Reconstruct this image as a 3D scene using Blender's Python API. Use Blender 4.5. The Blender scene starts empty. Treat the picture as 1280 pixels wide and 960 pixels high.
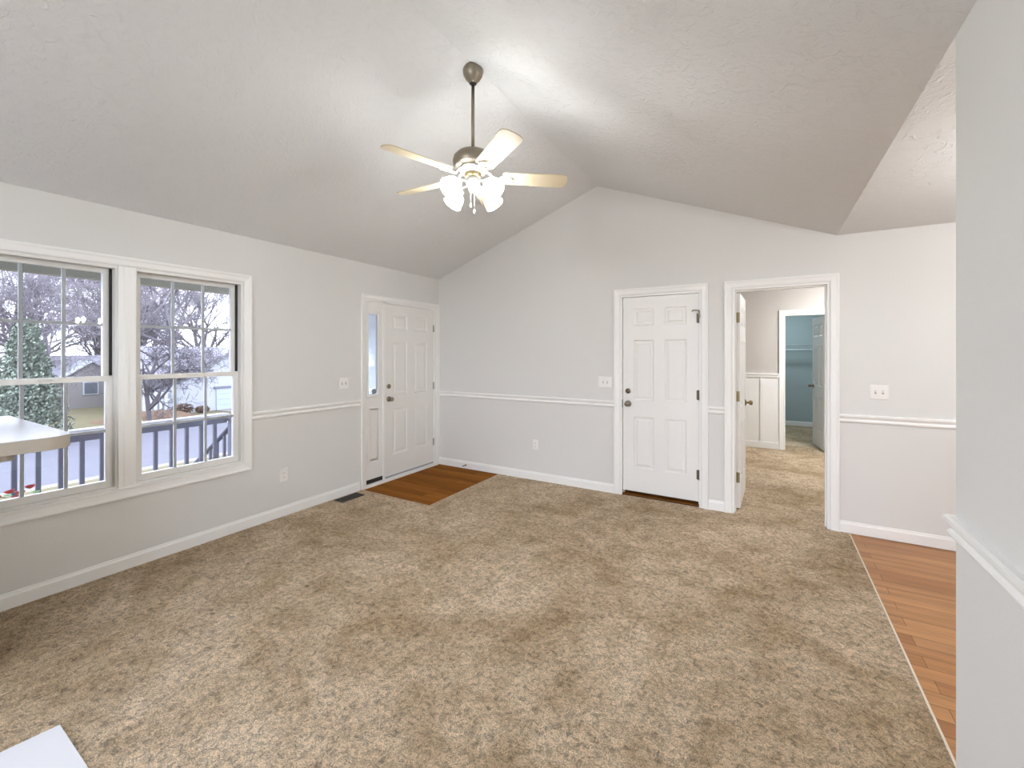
import bpy, bmesh, math, random
from mathutils import Vector, Matrix
S = bpy.context.scene
C = S.collection
R = math.radians

# ------------------------------------------------------------------ camera, world, exposure
CAMX, CAMY, CAMZ, YAW, FPX, HORIZON = 3.751, -4.440, 1.468, 30.538, 539.9, 441.1
cam = bpy.data.cameras.new('camera')
cam.sensor_fit = 'HORIZONTAL'; cam.sensor_width = 36.0
cam.lens = FPX / 1280 * 36.0
cam.shift_y = -(480 - HORIZON) / 1280
cam.clip_start = 0.02; cam.clip_end = 500
camo = bpy.data.objects.new('camera', cam); C.objects.link(camo)
camo.location = (CAMX, CAMY, CAMZ); camo.rotation_euler = (R(90), 0, R(YAW))
S.camera = camo
SKY = 2.7
W = bpy.data.worlds.new('overcast_sky'); S.world = W; W.use_nodes = True
bg = W.node_tree.nodes['Background']
bg.inputs[0].default_value = (0.80, 0.85, 1.0, 1); bg.inputs[1].default_value = SKY
vs = S.view_settings
vs.view_transform = 'Standard'; vs.look = 'None'; vs.gamma = 1.0; vs.use_curve_mapping = False
vs.exposure = 1.87
try:
    S.cycles.use_denoising = True
    S.cycles.max_bounces = 10; S.cycles.diffuse_bounces = 6; S.cycles.transparent_max_bounces = 16
    S.cycles.sample_clamp_indirect = 6.0
    S.cycles.caustics_reflective = False; S.cycles.caustics_refractive = False
except Exception: pass
SHADE_E = 15.5       # ceiling fan lamp shades
CHAND_E = 90.0      # dining chandelier bulbs
HALL_FILL_E = 66.0        # unseen flush light added to brighten the room beyond the doorway
GLOBE_FILL_E = 26.0       # unseen round pendant added behind the camera as fill light
CLOSET_FILL_E = 19.0      # unseen light added to brighten the closet
DOME_FILL_E = 26.0        # unseen flush light added as fill on the dining side

# ------------------------------------------------------------------ materials
def mat(name, col, rough=0.6, metal=0.0, spec=0.5):
    m = bpy.data.materials.new(name); m.use_nodes = True
    b = m.node_tree.nodes['Principled BSDF']
    b.inputs['Base Color'].default_value = (*col, 1)
    b.inputs['Roughness'].default_value = rough
    b.inputs['Metallic'].default_value = metal
    b.inputs['Specular IOR Level'].default_value = spec
    return m
def N(m, t, **kw):
    n = m.node_tree.nodes.new(t)
    for k, v in kw.items(): setattr(n, k, v)
    return n
def L(m, a, b): m.node_tree.links.new(a, b)
def coords(m, scale=(1, 1, 1), rot=(0, 0, 0)):
    g = N(m, 'ShaderNodeNewGeometry'); mp = N(m, 'ShaderNodeMapping')
    mp.inputs['Scale'].default_value = scale; mp.inputs['Rotation'].default_value = rot
    L(m, g.outputs['Position'], mp.inputs['Vector']); return mp.outputs[0]
def noise(m, vec, scale, detail=3, rough=0.55, dist=0.0):
    n = N(m, 'ShaderNodeTexNoise'); n.inputs['Scale'].default_value = scale
    n.inputs['Detail'].default_value = detail; n.inputs['Roughness'].default_value = rough
    n.inputs['Distortion'].default_value = dist
    L(m, vec, n.inputs['Vector']); return n.outputs['Fac']
def ramp(m, fac, stops):
    r = N(m, 'ShaderNodeValToRGB'); cr = r.color_ramp
    while len(cr.elements) < len(stops): cr.elements.new(0.5)
    for e, (p, c) in zip(cr.elements, stops): e.position = p; e.color = (*c, 1)
    L(m, fac, r.inputs[0]); return r.outputs[0]
def mixc(m, a, b, fac, mode='MIX'):
    x = N(m, 'ShaderNodeMix', data_type='RGBA', blend_type=mode)
    if hasattr(fac, 'is_linked'): L(m, fac, x.inputs[0])
    else: x.inputs[0].default_value = fac
    for k, v in ((6, a), (7, b)):
        if hasattr(v, 'is_linked'): L(m, v, x.inputs[k])
        else: x.inputs[k].default_value = (*v, 1)
    return x.outputs[2]
def bump(m, h, strength, dist):
    b = N(m, 'ShaderNodeBump'); b.inputs['Strength'].default_value = strength
    b.inputs['Distance'].default_value = dist
    L(m, h, b.inputs['Height']); L(m, b.outputs[0], m.node_tree.nodes['Principled BSDF'].inputs['Normal'])
def base(m, sock): L(m, sock, m.node_tree.nodes['Principled BSDF'].inputs['Base Color'])
def emis(name, col, e):
    m = bpy.data.materials.new(name); m.use_nodes = True
    b = m.node_tree.nodes['Principled BSDF']
    b.inputs['Base Color'].default_value = (0.8, 0.8, 0.8, 1)
    b.inputs['Emission Color'].default_value = (*col, 1); b.inputs['Emission Strength'].default_value = e
    return m

M = {}
def paint(name, col):
    m = mat(name, col, 0.75, spec=0.25)
    v = coords(m); bump(m, noise(m, v, 120, 3), 0.22, 0.003); return m
M['wall'] = paint('wall_paint', (0.695, 0.692, 0.676))
M['wall_hall'] = paint('hall_paint', (0.55, 0.515, 0.485))
M['wall_closet'] = paint('closet_paint', (0.40, 0.475, 0.485))
M['trim'] = mat('white_trim', (0.84, 0.84, 0.825), 0.38)
M['door'] = mat('white_door', (0.80, 0.795, 0.775), 0.42)
M['plate'] = mat('white_plate', (0.82, 0.81, 0.79), 0.3)
M['slot'] = mat('dark_slot', (0.25, 0.24, 0.22), 0.5)
M['vinyl'] = mat('window_vinyl', (0.76, 0.75, 0.72), 0.4)
M['grille'] = mat('white_grille', (0.90, 0.92, 0.94), 0.5)
M['track'] = mat('dark_track', (0.018, 0.017, 0.016), 0.6)
M['nickel'] = mat('brushed_nickel', (0.27, 0.235, 0.185), 0.33, 1.0)
M['fan_nickel'] = mat('fan_nickel', (0.30, 0.265, 0.21), 0.4, 1.0)
M['bronze'] = mat('dark_bronze', (0.11, 0.095, 0.07), 0.45, 0.8)
M['brass'] = mat('aged_brass', (0.30, 0.24, 0.13), 0.4, 1.0)
M['dark'] = mat('black_metal', (0.012, 0.011, 0.010), 0.5)
M['blade'] = mat('cream_blade', (0.60, 0.52, 0.365), 0.45)
M['fan_white'] = mat('fan_white', (0.46, 0.45, 0.42), 0.35)
# ceiling: stomped plaster
m = mat('ceiling_plaster', (0.735, 0.745, 0.755), 0.85, spec=0.15)
v = coords(m)
n1 = noise(m, v, 14, 4, 0.6, 1.8); n2 = noise(m, v, 70, 3, 0.6)
r1 = ramp(m, n1, [(0.50, (0, 0, 0)), (0.66, (1, 1, 1))])
bump(m, mixc(m, r1, n2, 0.5), 0.50, 0.012); M['ceiling'] = m
# carpet
def carpet(name, dark, light):
    m = mat(name, light, 1.0, spec=0.05)
    v = coords(m)
    f1 = noise(m, v, 170, 3, 0.7); f2 = noise(m, v, 40, 5, 0.78, 0.8); patch = noise(m, v, 1.7, 8, 0.66, 0.7); patch2 = noise(m, v, 6.5, 7, 0.68, 1.0)
    c = mixc(m, dark, light, ramp(m, patch, [(0.36, (0.0,) * 3), (0.62, (1, 1, 1))]))
    c = mixc(m, c, ramp(m, patch2, [(0.36, (0.76, 0.72, 0.66)), (0.58, (1.06,) * 3)]), 0.9, 'MULTIPLY')
    c = mixc(m, c, ramp(m, f2, [(0.36, (0.36,) * 3), (0.56, (1.10,) * 3)]), 0.9, 'MULTIPLY')
    c = mixc(m, c, ramp(m, f1, [(0.34, (0.36,) * 3), (0.58, (1.14,) * 3)]), 0.85, 'MULTIPLY')
    base(m, c); bump(m, mixc(m, f2, f1, 0.5), 0.9, 0.03)
    b = m.node_tree.nodes['Principled BSDF']
    b.inputs['Sheen Weight'].default_value = 0.12; b.inputs['Sheen Roughness'].default_value = 0.5
    return m
M['carpet'] = carpet('beige_carpet', (0.57, 0.41, 0.240), (0.87, 0.69, 0.49))
# wood plank floors
def planks(name, cols, rot, plank_w=0.09, plank_l=1.1, rough=0.35, spec=0.25):
    m = mat(name, cols[0], rough)
    v = coords(m, rot=(0, 0, rot))
    br = N(m, 'ShaderNodeTexBrick'); br.offset = 0.37
    br.inputs['Scale'].default_value = 1.0
    br.inputs['Brick Width'].default_value = plank_l; br.inputs['Row Height'].default_value = plank_w
    br.inputs['Mortar Size'].default_value = 0.0012; br.inputs['Mortar Smooth'].default_value = 0.1
    br.inputs['Color1'].default_value = (0, 0, 0, 1); br.inputs['Color2'].default_value = (1, 1, 1, 1); br.inputs['Mortar'].default_value = (0.2, 0.2, 0.2, 1)
    L(m, v, br.inputs['Vector'])
    mp = N(m, 'ShaderNodeMapping'); mp.inputs['Scale'].default_value = (1.6, 26, 1); L(m, v, mp.inputs['Vector'])
    g = noise(m, mp.outputs[0], 1.0, 6, 0.65, 0.6)
    c = ramp(m, br.outputs['Color'], [(0.0, cols[0]), (0.5, cols[1]), (1.0, cols[2])])
    c = mixc(m, c, ramp(m, g, [(0.30, (0.62,) * 3), (0.62, (1.12,) * 3)]), 0.8, 'MULTIPLY')
    c = mixc(m, c, (0.09, 0.045, 0.02), br.outputs['Fac'])
    m.node_tree.nodes['Principled BSDF'].inputs['Specular IOR Level'].default_value = spec
    base(m, c); return m
M['wood_dining'] = planks('dining_planks', ((0.43, 0.205, 0.08), (0.50, 0.255, 0.11), (0.36, 0.16, 0.06)), 0.0)
M['wood_entry'] = planks('entry_planks', ((0.25, 0.090, 0.012), (0.31, 0.118, 0.018), (0.20, 0.068, 0.008)), 0.0, rough=0.75, spec=0.08)
M['strip'] = mat('transition_strip', (0.70, 0.62, 0.52), 0.4)
# glass
m = bpy.data.materials.new('window_glass'); m.use_nodes = True
nt = m.node_tree; nt.nodes.clear()
o_ = nt.nodes.new('ShaderNodeOutputMaterial'); mx = nt.nodes.new('ShaderNodeMixShader'); tr = nt.nodes.new('ShaderNodeBsdfTransparent')
gl = nt.nodes.new('ShaderNodeBsdfGlossy'); gl.inputs['Roughness'].default_value = 0.0
fr = nt.nodes.new('ShaderNodeFresnel'); fr.inputs[0].default_value = 1.45
tr.inputs[0].default_value = (0.97, 0.985, 1.0, 1)
nt.links.new(fr.outputs[0], mx.inputs[0]); nt.links.new(tr.outputs[0], mx.inputs[1]); nt.links.new(gl.outputs[0], mx.inputs[2]); nt.links.new(mx.outputs[0], o_.inputs[0])
M['glass'] = m
# translucent blind
m = bpy.data.materials.new('sidelight_blind'); m.use_nodes = True
nt = m.node_tree; nt.nodes.clear()
o_ = nt.nodes.new('ShaderNodeOutputMaterial'); mx = nt.nodes.new('ShaderNodeMixShader'); df = nt.nodes.new('ShaderNodeBsdfDiffuse'); tl = nt.nodes.new('ShaderNodeBsdfTranslucent')
df.inputs[0].default_value = (0.80, 0.85, 0.9, 1); tl.inputs[0].default_value = (0.82, 0.88, 0.95, 1); mx.inputs[0].default_value = 0.75
m2 = nt.nodes.new('ShaderNodeMixShader'); t2 = nt.nodes.new('ShaderNodeBsdfTransparent'); m2.inputs[0].default_value = 0.35
nt.links.new(df.outputs[0], mx.inputs[1]); nt.links.new(tl.outputs[0], mx.inputs[2]); nt.links.new(mx.outputs[0], m2.inputs[1]); nt.links.new(t2.outputs[0], m2.inputs[2]); nt.links.new(m2.outputs[0], o_.inputs[0])
M['blind'] = m
M['shade'] = emis('lit_shade_glass', (0.98, 0.985, 0.975), SHADE_E)
M['fill_globe'] = emis('lit_fill_globe', (0.94, 0.98, 1.0), GLOBE_FILL_E); M['fill_dome_closet'] = emis('lit_fill_dome_closet', (0.78, 0.93, 1.0), CLOSET_FILL_E)
M['bulb'] = emis('lit_bulb', (0.98, 0.985, 0.97), CHAND_E)
M['fill_dome'] = emis('lit_fill_dome', (1.0, 0.975, 0.94), DOME_FILL_E); M['fill_dome_hall'] = emis('lit_fill_dome_hall', (0.96, 0.985, 1.0), HALL_FILL_E)
M['laminate'] = mat('countertop_laminate', (0.50, 0.505, 0.53), 0.25)
M['tan_edge'] = mat('tan_edge', (0.43, 0.39, 0.33), 0.5)
M['white_board'] = mat('white_board', (0.68, 0.69, 0.725), 0.5)
M['sticker'] = mat('navy_sticker', (0.05, 0.06, 0.12), 0.5)
M['wire'] = mat('white_wire', (0.55, 0.60, 0.62), 0.4)
M['rubber'] = mat('grey_rubber', (0.30, 0.33, 0.36), 0.6)
# outside
m = mat('lawn_grass', (0.2, 0.17, 0.07), 1.0, spec=0.05); v = coords(m)
base(m, ramp(m, mixc(m, noise(m, v, 0.6, 5), noise(m, v, 7, 5), 0.5), [(0.35, (0.10, 0.08, 0.05)), (0.5, (0.088, 0.082, 0.048)), (0.65, (0.12, 0.095, 0.065))])); M['lawn'] = m
m = mat('mulch', (0.2, 0.09, 0.06), 1.0, spec=0.05); v = coords(m)
base(m, ramp(m, noise(m, v, 5, 5), [(0.35, (0.075, 0.045, 0.033)), (0.6, (0.115, 0.08, 0.055))])); M['mulch'] = m
m = mat('asphalt', (0.17, 0.17, 0.2), 0.9); v = coords(m)
base(m, ramp(m, noise(m, v, 3, 6), [(0.3, (0.048, 0.048, 0.063)), (0.7, (0.060, 0.060, 0.077))])); M['asphalt'] = m
M['concrete'] = mat('concrete', (0.125, 0.112, 0.11), 0.9)
M['siding'] = mat('white_siding', (0.24, 0.25, 0.275), 0.7)
M['roof'] = mat('grey_shingles', (0.125, 0.12, 0.14), 0.9)
M['garage'] = mat('garage_door_paint', (0.23, 0.27, 0.275), 0.6)
M['house_grey'] = mat('taupe_siding', (0.12, 0.11, 0.105), 0.8)
M['pane_dark'] = mat('dark_pane', (0.05, 0.06, 0.07), 0.2)
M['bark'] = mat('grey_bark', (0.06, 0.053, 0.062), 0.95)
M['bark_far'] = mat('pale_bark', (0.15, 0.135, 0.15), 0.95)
m = mat('evergreen_leaf', (0.05, 0.075, 0.05), 0.9); v = coords(m)
base(m, ramp(m, noise(m, v, 3, 3), [(0.3, (0.075, 0.095, 0.075)), (0.7, (0.15, 0.175, 0.135))])); M['leaf'] = m
M['porch_paint'] = mat('porch_white', (0.34, 0.35, 0.38), 0.6)
M['rail_dark'] = mat('rail_grey', (0.075, 0.08, 0.11), 0.6)
M['beam'] = mat('porch_beam', (0.27, 0.265, 0.22), 0.8)
M['porch_ceiling'] = mat('porch_ceiling', (0.35, 0.36, 0.33), 0.8)
M['deck'] = mat('deck_boards', (0.22, 0.20, 0.20), 0.8)
M['pot'] = mat('clay_pot', (0.25, 0.09, 0.05), 0.8)
M['red'] = mat('red_petals', (0.32, 0.02, 0.02), 0.7)
M['green'] = mat('bright_leaf', (0.09, 0.24, 0.03), 0.7)

# ------------------------------------------------------------------ mesh helpers
def box(bm, x0, x1, y0, y1, z0, z1, bev=0.0):
    t = bmesh.new() if bev else bm
    vs_ = [t.verts.new((x, y, z)) for x in (x0, x1) for y in (y0, y1) for z in (z0, z1)]
    for f in ((0, 1, 3, 2), (4, 6, 7, 5), (0, 4, 5, 1), (2, 3, 7, 6), (0, 2, 6, 4), (1, 5, 7, 3)):
        t.faces.new([vs_[i] for i in f])
    if bev:
        bmesh.ops.bevel(t, geom=t.edges[:], offset=bev, segments=2, affect='EDGES', profile=0.5)
        merge(bm, t)
def merge(bm, t, mtx=None):
    if mtx is not None: bmesh.ops.transform(t, matrix=mtx, verts=t.verts[:])
    mp = {v_: bm.verts.new(v_.co) for v_ in t.verts}
    for f in t.faces:
        nf = bm.faces.new([mp[v_] for v_ in f.verts]); nf.smooth = f.smooth; nf.material_index = f.material_index
    t.free()
def frame_of(d):
    d = Vector(d).normalized()
    a = Vector((0, 0, 1)) if abs(d.z) < 0.95 else Vector((1, 0, 0))
    x = a.cross(d).normalized(); y = d.cross(x)
    return x, y, d
def tube(bm, pts, rad, seg=10, cap=True):
    """round bar along pts with a radius or a list of radii"""
    pts = [Vector(p) for p in pts]; n = len(pts)
    rs = rad if isinstance(rad, (list, tuple)) else [rad] * n
    rings = []
    x = None
    for i, p in enumerate(pts):
        d = (pts[min(i + 1, n - 1)] - pts[max(i - 1, 0)])
        if x is None: x, y, d = frame_of(d)
        else:
            d.normalize(); x = (x - d * x.dot(d)).normalized(); y = d.cross(x)
        rings.append([bm.verts.new(p + (x * math.cos(2 * math.pi * k / seg) + y * math.sin(2 * math.pi * k / seg)) * rs[i]) for k in range(seg)])
    for a, b in zip(rings, rings[1:]):
        for k in range(seg):
            f = bm.faces.new((a[k], a[(k + 1) % seg], b[(k + 1) % seg], b[k])); f.smooth = True
    if cap:
        bm.faces.new(list(reversed(rings[0]))); bm.faces.new(rings[-1])
def lathe(bm, prof, origin=(0, 0, 0), axis=(0, 0, 1), seg=24):
    """prof: list of (radius, distance along axis)"""
    x, y, d = frame_of(axis); o = Vector(origin); rings = []
    for r_, h in prof:
        if r_ < 1e-6: rings.append([bm.verts.new(o + d * h)])
        else: rings.append([bm.verts.new(o + d * h + (x * math.cos(2 * math.pi * k / seg) + y * math.sin(2 * math.pi * k / seg)) * r_) for k in range(seg)])
    for a, b in zip(rings, rings[1:]):
        for k in range(seg):
            k2 = (k + 1) % seg
            if len(a) == 1 and len(b) == 1: continue
            if len(a) == 1: f = bm.faces.new((a[0], b[k2], b[k]))
            elif len(b) == 1: f = bm.faces.new((a[k], a[k2], b[0]))
            else: f = bm.faces.new((a[k], a[k2], b[k2], b[k]))
            f.smooth = True
def sweep(bm, path, prof, to3, closed=False):
    """sweep a profile [(offset, height)] along a 2D path; offset goes to the LEFT of the path, mitred corners"""
    n = len(path); P = [Vector(p) for p in path]; rings = []
    for i in range(n):
        dirs = []
        if i > 0 or closed: dirs.append((P[i] - P[i - 1]).normalized())
        if i < n - 1 or closed: dirs.append((P[(i + 1) % n] - P[i]).normalized())
        ns = [Vector((-d.y, d.x)) for d in dirs]
        nn = ns[0] if len(ns) == 1 else (ns[0] + ns[1]) / (1 + ns[0].dot(ns[1]))
        rings.append([bm.verts.new(to3(P[i].x + nn.x * o, P[i].y + nn.y * o, h)) for o, h in prof])
    m_ = len(prof)
    seq = list(zip(rings, rings[1:])) + ([(rings[-1], rings[0])] if closed else [])
    for a, b in seq:
        for k in range(m_):
            bm.faces.new((a[k], a[(k + 1) % m_], b[(k + 1) % m_], b[k]))
    if not closed:
        bm.faces.new(list(reversed(rings[0]))); bm.faces.new(rings[-1])
ORG = {}
def obj(name, bm, material, parent=None, kind=None, recalc=True):
    o0 = ORG.get(parent.name, Vector((0, 0, 0))) if parent else Vector((0, 0, 0))
    if recalc: bmesh.ops.recalc_face_normals(bm, faces=bm.faces[:])
    if o0.length: bmesh.ops.translate(bm, vec=-o0, verts=bm.verts[:])
    me = bpy.data.meshes.new(name); bm.to_mesh(me); bm.free()
    for x in (material if isinstance(material, (list, tuple)) else [material]): me.materials.append(M[x])
    o = bpy.data.objects.new(name, me); C.objects.link(o)
    if parent: o.parent = parent; ORG[o.name] = o0
    if kind: o['kind'] = kind
    return o
def thing(name, loc, label=None, cat=None, group=None, kind=None):
    o = bpy.data.objects.new(name, None); C.objects.link(o); o.location = loc; o.empty_display_size = 0.1
    ORG[o.name] = Vector(loc)
    tag(o, label, cat, group, kind); return o
def tag(o, label=None, cat=None, group=None, kind=None):
    if label: o['label'] = label
    if cat: o['category'] = cat
    if group: o['group'] = group
    if kind: o['kind'] = kind
    return o
def B(*args, **kw):
    bm = bmesh.new(); box(bm, *args, **kw); return bm
def struct(name, bm, m, label=None, cat=None):
    o = obj(name, bm, m, kind='structure')
    return tag(o, label, cat)

# ------------------------------------------------------------------ room shell
H = 2.44; RX, RZ = 2.19, 3.25; VX = 4.25; YB = -7.2; XE = 7.4; WT = 0.12
def wall(bm, axis, a0, a1, z0, z1, p0, p1, holes):
    """wall slab between planes p0..p1 along axis ('x' runs along x), holes = [(a0,a1,z0,z1)]"""
    cuts = sorted({a0, a1, *[h[0] for h in holes], *[h[1] for h in holes]})
    for u0, u1 in zip(cuts, cuts[1:]):
        hs = [h for h in holes if h[0] < u1 - 1e-6 and h[1] > u0 + 1e-6]
        segs = [(z0, z1)]
        for h in hs:
            ns = []
            for s0, s1 in segs:
                if h[2] > s0: ns.append((s0, min(s1, h[2])))
                if h[3] < s1: ns.append((max(s0, h[3]), s1))
            segs = [s for s in ns if s[1] - s[0] > 1e-5]
        for s0, s1 in segs:
            if axis == 'x': box(bm, u0, u1, p0, p1, s0, s1)
            else: box(bm, p0, p1, u0, u1, s0, s1)
# openings
WIN_Z0, WIN_Z1 = 0.548, 2.052
WIN = [(-3.952, -3.285), (-3.200, -2.483)]          # two window units (y ranges)
ENT = (-1.222, -0.050, -0.02, 2.055)                  # entry door with sidelight
D2 = (2.440, 3.215, -0.02, 2.060)                     # closed six panel door
FILL_OPENING = (0.5, 3.9, 0.0, 2.10)                        # opening added behind the camera to let in daylight fill
D3 = (3.478, 4.203, -0.02, 2.060)                     # open doorway
bm = bmesh.new()
wall(bm, 'y', YB, 0.0, -0.02, H + 0.02, -0.15, 0.0, [(WIN[0][0], WIN[0][1], WIN_Z0, WIN_Z1), (WIN[1][0], WIN[1][1], WIN_Z0, WIN_Z1), ENT])
struct('wall_left', bm, 'wall', 'light grey window wall on the left with white chair rail', 'wall')
bm = bmesh.new()
wall(bm, 'x', -0.15, XE, -0.02, 3.42, 0.0, WT, [D2, D3])
struct('wall_far', bm, 'wall', 'light grey gable end wall holding two white doors', 'wall')
SY = -2.61
struct('wall_right', B(VX, VX + WT, YB, SY, -0.02, H + 0.0), 'wall', 'grey wall end close to the camera on the right', 'wall')
bm = bmesh.new(); wall(bm, 'x', -0.15, XE, -0.02, 3.42, YB - WT, YB, [FILL_OPENING])
struct('wall_back', bm, 'wall')
struct('wall_dining', B(XE, XE + WT, YB, WT, -0.02, H + 0.1), 'wall')
def prism(bm, pts, y0, y1):
    a = [bm.verts.new((x, y0, z)) for x, z in pts]; b = [bm.verts.new((x, y1, z)) for x, z in pts]
    n = len(pts)
    bm.faces.new(a); bm.faces.new(list(reversed(b)))
    for i in range(n): bm.faces.new((a[i], b[i], b[(i + 1) % n], a[(i + 1) % n]))
bm = bmesh.new()
prism(bm, [(-0.2, H - 0.074), (0, H), (RX, RZ), (RX, RZ + 0.15), (-0.2, H + 0.1)], YB, 0.0)
prism(bm, [(RX, RZ), (VX, H), (VX, H + 0.12), (RX, RZ + 0.15)], YB, 0.0)
struct('ceiling', bm, 'ceiling', 'vaulted white textured ceiling meeting at a central ridge', 'ceiling')
struct('ceiling_dining', B(VX, XE + 0.1, YB, 0.0, H, H + 0.12), 'ceiling', 'flat white textured ceiling over the dining side', 'ceiling')
# floors
EX, EY, CX = 0.95, -1.262, 4.327
bm = bmesh.new()
box(bm, 0.0, CX, YB, EY, -0.03, 0.0); box(bm, EX, CX, EY, 0.0, -0.03, 0.0)
box(bm, 2.3, CX, 0.0, 3.4, -0.03, 0.0); box(bm, CX, 5.3, WT, 3.4, -0.03, 0.0); box(bm, 3.3, 5.3, 3.4, 6.0, -0.03, 0.0)
bmesh.ops.remove_doubles(bm, verts=bm.verts[:], dist=1e-5)
struct('floor', bm, 'carpet', 'mottled beige carpet covering the living room', 'carpet')
struct('floor_entry', B(-0.14, EX, EY, 0.0, -0.04, -0.006), 'wood_entry', 'small brown wood floor patch inside the front door', 'floor')
struct('floor_dining', B(CX, XE, YB, WT, -0.04, -0.008), 'wood_dining', 'honey brown plank floor along the right edge of the carpet', 'floor')
bm = B(CX - 0.001, CX + 0.008, SY - 1.0, -0.012, -0.006, 0.003, bev=0.001)
struct('trim_1', bm, 'strip')

# baseboards, chair rails
XY = lambda a, b, h: (a, b, h)
BASE = [(0, 0.0), (0.013, 0.0), (0.013, 0.070), (0.009, 0.080), (0.007, 0.092), (0, 0.092)]
RAIL = [(0, 0.900), (0.008, 0.900), (0.014, 0.906), (0.017, 0.914), (0.014, 0.922), (0.009, 0.926), (0.009, 0.934), (0.018, 0.941), (0.024, 0.950), (0.024, 0.962), (0.016, 0.967), (0, 0.967)]
def sk(name, paths, prof, m='trim', label=None, cat=None):
    bm = bmesh.new()
    for p in paths: sweep(bm, p, prof, XY)
    return struct(name, bm, m, label, cat)
# path direction chosen so that LEFT of it points into the room
sk('baseboard_left', [[(0.0, -1.292), (0.0, YB)]], BASE, label='white baseboard under the window', cat='baseboard')
sk('baseboard_far', [[(2.376, 0), (0.013, 0)], [(3.420, 0), (3.278, 0)], [(XE, 0), (4.263, 0)]], BASE, label='white baseboard along the gable end wall', cat='baseboard')
sk('trim_2', [[(0.0, -1.292), (0.0, WIN[1][1] + 0.065)]], RAIL, label='white chair rail between window and front door', cat='chair rail')
sk('trim_3', [[(2.376, 0), (0.0, 0)], [(3.420, 0), (3.278, 0)], [(XE, 0), (4.263, 0)]], RAIL, label='white chair rail along the gable end wall', cat='chair rail')
sk('trim_4', [[(VX, YB), (VX, SY), (VX + WT, SY), (VX + WT, YB)]], RAIL, label='white chair rail wrapping the wall end close to the camera', cat='chair rail')
sk('baseboard_right', [[(VX, YB), (VX, SY), (VX + WT, SY), (VX + WT, YB)]], BASE)

# casings: profile across the casing (offset outward from opening, thickness)
CAS = [(0.004, 0.0), (0.004, 0.010), (0.014, 0.013), (0.040, 0.016), (0.052, 0.021), (0.062, 0.021), (0.064, 0.018), (0.064, 0.0)]
ON_B = lambda a, b, h: (a, -h, b)           # far wall, faces -y
ON_A = lambda a, b, h: (h, a, b)            # left wall, faces +x
def casing(name, a0, a1, z1, to3, z0=None, label=None, cat='door frame'):
    bm = bmesh.new()
    # go round so that left is outward (away from the opening): clockwise seen in (a,z)
    if z0 is None: sweep(bm, [(a0, 0.0), (a0, z1), (a1, z1), (a1, 0.0)], CAS, to3)
    else: sweep(bm, [(a0, z0), (a0, z1), (a1, z1), (a1, z0)], CAS, to3, closed=True)
    return struct(name, bm, 'trim', label, cat)
def jamb(name, axis, a0, a1, z1, p0, p1, t=0.018, stop=None):
    bm = bmesh.new()
    if axis == 'x':
        box(bm, a0, a0 + t, p0, p1, 0, z1); box(bm, a1 - t, a1, p0, p1, 0, z1); box(bm, a0 + t, a1 - t, p0, p1, z1 - t, z1)
        if stop:
            s0, s1 = stop
            box(bm, a0 + t, a0 + t + 0.011, s0, s1, 0, z1 - t); box(bm, a1 - t - 0.011, a1 - t, s0, s1, 0, z1 - t); box(bm, a0 + t + 0.011, a1 - t - 0.011, s0, s1, z1 - t - 0.011, z1 - t)
    return struct(name, bm, 'trim')
casing('trim_5', D2[0], D2[1], D2[3], ON_B, label='white casing round the closed panel door', cat='door frame')
jamb('trim_6', 'x', D2[0], D2[1], D2[3], 0.0, WT, stop=(0.048, 0.075))
casing('trim_7', D3[0], D3[1], D3[3], ON_B, label='white casing round the open doorway', cat='door frame')
jamb('trim_8', 'x', D3[0], D3[1], D3[3], 0.0, WT, stop=(0.045, 0.080))
bm = bmesh.new()
sweep(bm, [(ENT[0], 0.0), (ENT[0], ENT[3]), (ENT[1], ENT[3]), (ENT[1], 0.0)], [(o * 0.78 + 0.0, h) for o, h in CAS], ON_A)
struct('trim_9', bm, 'trim', 'white casing round the front door and its side window', 'door frame')

# ------------------------------------------------------------------ panel doors
def panel_slab(bm, w, h, t, panels, M4):
    """slab 0..w, 0..h, both faces with recessed raised panels; local y=0 front (towards -y), y=t back"""
    t_ = bmesh.new()
    xs = sorted({0, w, *[p[0] for p in panels], *[p[1] for p in panels]}); zs = sorted({0, h, *[p[2] for p in panels], *[p[3] for p in panels]})
    def side(y, sgn):
        def q(x0, x1, z0, z1, y_=y):
            t_.faces.new([t_.verts.new(c) for c in ((x0, y_, z0), (x1, y_, z0), (x1, y_, z1), (x0, y_, z1))])
        for x0, x1 in zip(xs, xs[1:]):
            for z0, z1 in zip(zs, zs[1:]):
                cx, cz = (x0 + x1) / 2, (z0 + z1) / 2
                if any(p[0] < cx < p[1] and p[2] < cz < p[3] for p in panels): continue
                q(x0, x1, z0, z1)
        for p in panels:
            lv = [(0, 0), (0.010, 0.0085), (0.024, 0.0085), (0.042, 0.002)]
            rr = []
            for ins, dep in lv:
                yy = y + sgn * dep
                rr.append([t_.verts.new(c) for c in ((p[0] + ins, yy, p[2] + ins), (p[1] - ins, yy, p[2] + ins), (p[1] - ins, yy, p[3] - ins), (p[0] + ins, yy, p[3] - ins))])
            for a, b in zip(rr, rr[1:]):
                for k in range(4): t_.faces.new((a[k], a[(k + 1) % 4], b[(k + 1) % 4], b[k]))
            t_.faces.new(rr[-1])
    side(0, 1); side(t, -1)
    for f in (((0, 0, 0), (0, t, 0), (0, t, h), (0, 0, h)), ((w, 0, 0), (w, 0, h), (w, t, h), (w, t, 0)), ((0, 0, h), (0, t, h), (w, t, h), (w, 0, h)), ((0, 0, 0), (w, 0, 0), (w, t, 0), (0, t, 0))):
        t_.faces.new([t_.verts.new(c) for c in f])
    bmesh.ops.remove_doubles(t_, verts=t_.verts[:], dist=1e-5)
    merge(bm, t_, M4)
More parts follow.
